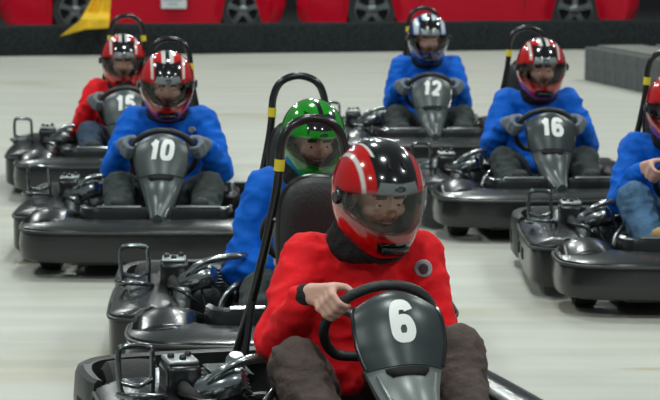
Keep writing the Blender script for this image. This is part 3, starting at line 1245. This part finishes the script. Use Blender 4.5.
def add_hand(bm, side, ang, fat=1.0):
    """a hand gripping the wheel rim; side -1 = driver's right (image left); ang from wheel top in degrees. Returns wrist point"""
    a = R(ang)
    O = Vector((side * math.sin(a), 0, 0)) + WU * math.cos(a)
    C = WC + O * WR
    T = (Vector((side * math.cos(a), 0, 0)) - WU * math.sin(a)) * -1   # towards the top of the wheel
    N_ = WN

    def at(th, r, t=0):
        return C + (O * math.cos(R(th)) + N_ * math.sin(R(th))) * r + T * t
    wrist = C + O * .040 + N_ * .078 - T * .048
    # palm
    for t in (-.030, -.010, .010, .028):
        limb(bm, [wrist + T * (t * .45), at(48, .044, t), at(8, .036, t)], [q * fat for q in (.021, .0155, .0118)], .5)
    # fingers, four of different lengths, knuckles bent round the rim
    for t, ln, r in ((.031, .93, .0088), (.011, 1.0, .0092), (-.009, .95, .0088), (-.028, .78, .0078)):
        rr = .0145 + r
        A = [8, 8 - 62 * ln, 8 - 112 * ln, 8 - 155 * ln]
        limb(bm, [at(A[0], rr + .012, t), at(A[1], rr + .007, t), at(A[2], rr + .002, t), at(A[3], rr, t)], [q * fat for q in (r * 1.12, r * 1.08, r * .95, r * .82)], .5)
    # thumb leaves the side of the palm near its base and closes over the driver's side of the rim
    limb(bm, [wrist + T * .016, at(62, .046, .034), at(95, .034, .050), at(140, .026, .056)], [q * fat for q in (.015, .0125, .0105, .009)], .5)
    return wrist, C, O, T


def make_driver(krt, d):
    base = krt.matrix_basis.copy()
    inv = base.inverted()
    # helmet centre in the kart's frame from its place in the photograph
    yl = d.get('hy', .10)
    w = base @ Vector((0, yl, .8))
    wp = px_at_y(d['helm'][0], d['helm'][1], w.y)
    hc = inv @ wp
    hrot = Matrix.Rotation(R(d.get('yaw', 0)), 4, 'Z') @ Matrix.Rotation(R(d.get('pitch', 12)), 4, 'X') @ Matrix.Rotation(R(d.get('roll', 0)), 4, 'Y')
    hmt = Matrix.Translation(hc) @ hrot
    lx = hc.x
    sh = hc.z - .185 + d.get('shz', 0)
    chest = Vector((lx * .7, hc.y + .11, sh - .10))
    neck = hmt @ Vector((0, .035, -.08))
    base_neck = Vector((lx * .8, hc.y + .085, sh + .015))
    hip = Vector((0, .20, .205))
    mid = hip.lerp(chest, .5) + Vector((0, .02, 0))
    shl = [Vector((lx * .8 + s * .165, hc.y + .10, sh - .015)) for s in (-1, 1)]
    # hands first: they fix the wrists
    angs = d.get('hands', (78, 78))
    fine = d.get('fine', .008)
    bmh = bmesh.new()
    wr = []
    for s, a in zip((-1, 1), angs):
        wr.append(add_hand(bmh, s, a)[0])
    elb = []
    for i, s in enumerate((-1, 1)):
        m_ = (shl[i] + wr[i]) / 2
        e = m_ + Vector((s * d.get('elx', (.075, .075))[i], .03, -.19 + d.get('elz', (0, 0))[i]))
        elb.append(e)
    hips = [hip + Vector((s * .085, 0, 0)) for s in (-1, 1)]
    kn = [Vector((s * .215 + d.get('kx', (0, 0))[i], -.20, d.get('kz', (.335, .335))[i])) for i, s in enumerate((-1, 1))]
    an = [Vector((s * .185, -.52, .185)) for s in (-1, 1)]
    toe = [Vector((s * .185, -.625, .30)) for s in (-1, 1)]
    # body: one continuous figure
    bm = bmesh.new() if d.get('gloves') else bmh
    limb(bm, [hip, mid, chest, base_neck], [(.13, .10, .10), (.12, .09, .10), (.14, .09, .10), (.07, .06, .05)], .4)
    limb(bm, [base_neck, neck], [.055, .052], .3)
    head_parts(bm, hmt)
    for i in range(2):
        limb(bm, [base_neck, shl[i], elb[i], wr[i]], [.055, .045, .036, .024], .4)
        limb(bm, [hips[i], kn[i], an[i]], [.075, .05, .036], .4)
        limb(bm, [an[i], toe[i]], [.034, .026], .4)
    person = fuse('person', bm, fine, ['skin', 'lip', 'brow', 'eye', 'iris', 'teeth'], None, smooth=2)
    me = person.data
    hinv = hmt.inverted()
    for pl in me.polygons:
        c = hinv @ pl.center
        if -.073 < c.z < -.043 and abs(c.x) < .023 and c.y < -.088:
            pl.material_index = 1
            if d.get('smile') and -.0605 < c.z < -.0535 and abs(c.x) < .019:
                pl.material_index = 5
        elif .014 < c.z < .027 and .011 < abs(c.x) < .046 and c.y < -.062:
            pl.material_index = 2
    # eyes joined into the same mesh
    bm = bmesh.new()
    bm.from_mesh(me)
    for s in (-1, 1):
        for (c, r, mi) in (((s * .030, -.0755, -.0045), .0108, 3), ((s * .030, -.0825, -.0050), .0058, 4)):
            n0 = len(bm.faces)
            q = bmesh.ops.create_icosphere(bm, subdivisions=2, radius=r)
            bmesh.ops.transform(bm, matrix=hmt @ Matrix.Translation(c), verts=q['verts'])
            bm.faces.ensure_lookup_table()
            for f in bm.faces[n0:]:
                f.material_index = mi
                f.smooth = True
    bm.to_mesh(me)
    bm.free()
    if d.get('gloves'):
        for i in range(2):
            bmg = bmesh.new()
            add_hand(bmg, (-1, 1)[i], angs[i], 1.28)
            limb(bmg, [wr[i], wr[i].lerp(elb[i], .16)], [.032, .042], .4)
            fuse('glove', bmg, .005, 'glove', person, smooth=2)
        bmh.free()
    person.matrix_basis = base
    # jacket
    bm = bmesh.new()
    limb(bm, [hip.lerp(mid, .3) + Vector((0, -.01, .01)), mid, chest, base_neck + Vector((0, .01, -.03))], [(.172, .125, .11), (.165, .118, .11), (.178, .115, .10), (.10, .09, .06)], .4)
    cuffs = []
    for i in range(2):
        e, w_ = elb[i], wr[i]
        end = e.lerp(w_, .84)
        limb(bm, [base_neck.lerp(shl[i], .4) + Vector((0, 0, -.035)), shl[i], shl[i].lerp(e, .5) + Vector(((-1, 1)[i] * .012, 0, -.005)), e, e.lerp(w_, .5) + Vector((0, 0, -.006)), end], [.072, .076, .066, .064, .057, .046], .35)
        cuffs.append((end, e.lerp(w_, .93)))
    jk = fuse('jacket', bm, .0085 if d.get('fine') else .011, d['jacket'], person, wrinkle=.011, wscale=10, smooth=3, seed=d['seed'], wdir=(1, 1.3, 1.6))
    for a, b in cuffs:
        bm = bmesh.new()
        limb(bm, [a - (b - a) * .3, b], [.044, .038], .2)
        fuse('cuff', bm, .006, 'black_cloth' if d.get('darkcuff') else d['jacket'], jk, smooth=2)
    if d.get('watch'):
        bm = bmesh.new()
        ax_ = (wr[0] - elb[0]).normalized()
        c_ = elb[0].lerp(wr[0], .96)
        u_ = ax_.cross(Vector((0, 0, 1))).normalized()
        v_ = ax_.cross(u_)
        tube(bm, [c_ + (u_ * math.cos(k * .3927) + v_ * math.sin(k * .3927)) * .0275 for k in range(16)], .0045, 8, closed=True)
        wa = link('wrist_watch', bm, 'chrome', person)
    # collar or scarf round the neck
    bm = bmesh.new()
    cn = base_neck.lerp(neck, .45) + Vector((0, -.012, 0))
    ax = (neck - base_neck).normalized()
    X = Vector((1, 0, 0))
    Yv = ax.cross(X).normalized()
    big = 1.0 if d.get('fine') == .0045 else .80
    for h_, rr, tk in ((-.035, .098 * big, .030), (-.005, .090 * big, .028), (.028, .082 * big, .024)):
        for k in range(22):
            a = 2 * math.pi * k / 22
            ball(bm, cn + ax * h_ + (X * math.cos(a) + Yv * math.sin(a) * .9) * rr, tk, 2)
    fuse('neck_scarf', bm, .007, 'black_cloth' if d.get('scarf', True) else d['jacket'], person, wrinkle=.004, wscale=20, seed=3)
    # jacket patches, laid on the cloth
    bvh = BVHTree.FromPolygons([v.co for v in jk.data.vertices], [tuple(p_.vertices) for p_ in jk.data.polygons])

    def decal(name, cx, cz, rx, rz, m_, off=.003, ringed=False):
        bm = bmesh.new()
        vs_ = []
        R_ = 5
        for k in range(R_ + 1):
            row = []
            for j in range(20):
                a = 2 * math.pi * j / 20
                x, z = cx + rx * math.cos(a) * k / R_, cz + rz * math.sin(a) * k / R_
                hit = bvh.ray_cast(Vector((x, -1.2, z)), Vector((0, 1, 0)))
                if hit[0] is None:
                    bm.free()
                    return None
                row.append(bm.verts.new(hit[0] + Vector((0, -off, .001))))
            vs_.append(row)
        for A, B in zip(vs_, vs_[1:]):
            for j in range(20):
                bm.faces.new((A[j], A[(j + 1) % 20], B[(j + 1) % 20], B[j]))
        bmesh.ops.remove_doubles(bm, verts=bm.verts, dist=.0004)
        o = link(name, bm, m_, jk)
        s_ = o.modifiers.new('t', 'SOLIDIFY')
        s_.thickness = .003
        return o
    if d.get('patch'):
        for (nm, cx, cz, rx, rz, m_, off) in d['patch']:
            decal(nm, lx * .7 + cx, sh + cz, rx, rz, m_, off)
    # trousers
    bm = bmesh.new()
    limb(bm, [hip + Vector((0, .02, -.03)), hip + Vector((0, -.02, -.01))], [(.17, .12, .085)] * 2, .3)
    for i in range(2):
        s = (-1, 1)[i]
        limb(bm, [hips[i], hips[i].lerp(kn[i], .5), kn[i], kn[i].lerp(an[i], .35) + Vector((0, .02, -.01)), an[i] + Vector((0, .01, .02))], [.098, .092, .078, .074, .060], .3)
    tr_ = fuse('trousers', bm, .009 if d.get('fine') else .011, d['trousers'], person, wrinkle=.007, wscale=14, smooth=4, seed=d['seed'] + 2, wdir=(1, 1, 1.8))
    # shoes
    for i in range(2):
        bm = bmesh.new()
        limb(bm, [an[i] + Vector((0, .03, -.04)), an[i], an[i].lerp(toe[i], .6), toe[i]], [.042, .048, .045, (.045, .03, .035)], .3)
        sh_ = fuse('shoe', bm, .006, d.get('shoe', 'shoe'), person, smooth=3)
        bm = bmesh.new()
        off = Vector((0, -.028, -.030))
        limb(bm, [an[i] + Vector((0, .03, -.04)) + off * .8, an[i].lerp(toe[i], .5) + off, toe[i] + off * .6], [(.038, .02, .02), (.040, .018, .02), (.036, .016, .022)], .3)
        fuse('sole', bm, .006, 'sole', sh_, smooth=3)
    make_helmet(person, hmt @ Matrix.Diagonal((1.07 * d.get('hs', 1), 1.05 * d.get('hs', 1), 1.13 * d.get('hs', 1), 1)), d['scheme'])
    prop(person, d['label'], 'person', 'kart drivers')
    return person


RED = ((.74, .012, .016), (.80, .80, .78), (.012, .012, .014), (.50, .53, .54))
BLUE = ((.03, .12, .42), (.80, .84, .86), (.012, .012, .014), (.55, .60, .62), 'blue')
GREEN = ((.02, .52, .03), (.03, .55, .04), (.012, .02, .012), (.06, .50, .07))
RED6 = ((.72, .010, .014), (.80, .80, .78), (.012, .012, .014), (.42, .45, .46), 'six')

K = [
    dict(num='6', at=(404, 322), th=15, helm=(378, 192), yaw=8, pitch=17, hy=.09, jacket='jacket_red', trousers='brown_cloth', scheme=RED6, fine=.0045,  smile=True, darkcuff=True, watch=True,
         hands=(60, 108), kz=(.385, .40), kx=(-.02, .02), elx=(.085, .07), pm='panel_dark', lm='panel_light',
         patch=[('chest_patch', .165, -.045, .026, .026, 'patch', .003), ('patch_mark', .165, -.045, .013, .015, 'patch_dark', .006)],
         klabel='black go-kart numbered 6 nearest the camera, its front cut off by the frame bottom',
         label='driver in red jacket and brown trousers with bare hands, driving the front kart 6'),
    dict(num='', at=None, anc=((138, 246, .40), (-.612, .115)), th=3, helm=(313, 136), hs=.9, hands=(155, 80), elx=(.15, .07), kz=(.27, .30), kx=(.05, 0), yaw=14, pitch=20, hy=.08, jacket='jacket_blue', trousers='dark_cloth', scheme=GREEN, fine=.006, smile=True,
         pm='panel', lm='panel_light',
         klabel='black go-kart right behind kart 6, driven by the person in the green helmet',
         label='driver in bright green helmet and blue jacket hunched behind the kart 6 driver'),
    dict(num='10', at=(161, 150), th=1.2, helm=(167, 82), yaw=5, pitch=20, hy=.06, jacket='jacket_blue', trousers='dark_cloth', scheme=RED, gloves=True, pm='panel', lm='panel', shear=.15,
         patch=[('chest_logo', .12, -.05, .02, .016, 'patch', .003)],
         klabel='black go-kart numbered 10 at the left, with grey steering panel',
         label='driver in blue jacket, red and white helmet and grey gloves, driving kart 10'),
    dict(num='15', at=(125, 103), th=4, helm=(123, 59), yaw=3, pitch=14, hy=.10, jacket='jacket_red', trousers='jeans_dark', scheme=RED, gloves=True, pm='panel', lm='panel',
         klabel='black go-kart numbered 15 at far left behind kart 10',
         label='driver in red jacket and faded jeans, driving kart 15 behind kart 10'),
    dict(num='12', at=(432, 88), th=1, helm=(428, 37), elx=(.045, .045), yaw=3, pitch=12, hy=.10, jacket='jacket_blue', trousers='dark_cloth', scheme=BLUE, gloves=True, pm='panel', lm='panel', shear=.12,
         klabel='black go-kart numbered 12, farthest back in the middle of the track',
         label='driver in blue and white helmet with blue jacket, driving kart 12'),
    dict(num='16', at=(552, 127), th=3, helm=(541, 66), yaw=2, pitch=12, hy=.10, jacket='jacket_blue', trousers='dark_cloth', scheme=RED, gloves=True, pm='panel_dark', lm='panel',
         klabel='black go-kart numbered 16 at right centre with dark steering panel',
         label='driver in blue jacket and red and black helmet, driving kart 16'),
    dict(num='', at=None, anc=((509, 262, .075), (-.657, .15)), dx=.10, th=0, helm=(676, 106), yaw=4, pitch=12, hy=.10, jacket='jacket_blue', trousers='jeans', scheme=RED, shoe='shoe_tan', pm='panel', lm='panel',
         fine=.006, kz=(.40, .38), kx=(-.03, 0),
         klabel='black go-kart without visible number, cut off by the right edge of the frame',
         label='driver in blue jacket and blue jeans partly cut off by the right edge'),
]
proto = make_kart()
for i, d in enumerate(K):
    k = proto if i == 0 else copy_tree(proto)
    th = R(d['th'])
    if d['at']:
        n = px(d['at'][0], d['at'][1], .535)
        loc = Vector((n.x - .455 * math.sin(th), n.y + .455 * math.cos(th), 0))
    else:
        n = px(*d['anc'][0])
        lx_, ly_ = d['anc'][1]
        n.x += d.get('dx', 0)
        loc = Vector((n.x - lx_ * math.cos(th) + ly_ * math.sin(th), n.y - lx_ * math.sin(th) - ly_ * math.cos(th), 0))
    k.location = loc
    k.rotation_euler = (0, 0, th)
    prop(k, d['klabel'], 'go-kart', 'black rental go-karts on the track')
    d['obj'] = k
bpy.context.view_layer.update()
for i, d in enumerate(K):
    add_fairing(d['obj'], d['num'] or '8', d['pm'], d['lm'], d.get('shear', 0), .148 if d['num'] == '6' else .135) if d['num'] else None
    if not d['num']:
        bmf = fairing_patch(.0, .47, None, .006, .030, 26, 22)
        link('number_panel', bmf, d['pm'], d['obj'], flat_angle=50)
        link('column_cover', fairing_patch(.45, 1.0, None, .0, .035, 30, 16), d['lm'], d['obj'], flat_angle=50)
    d['seed'] = i + 1
    make_driver(d['obj'], d)
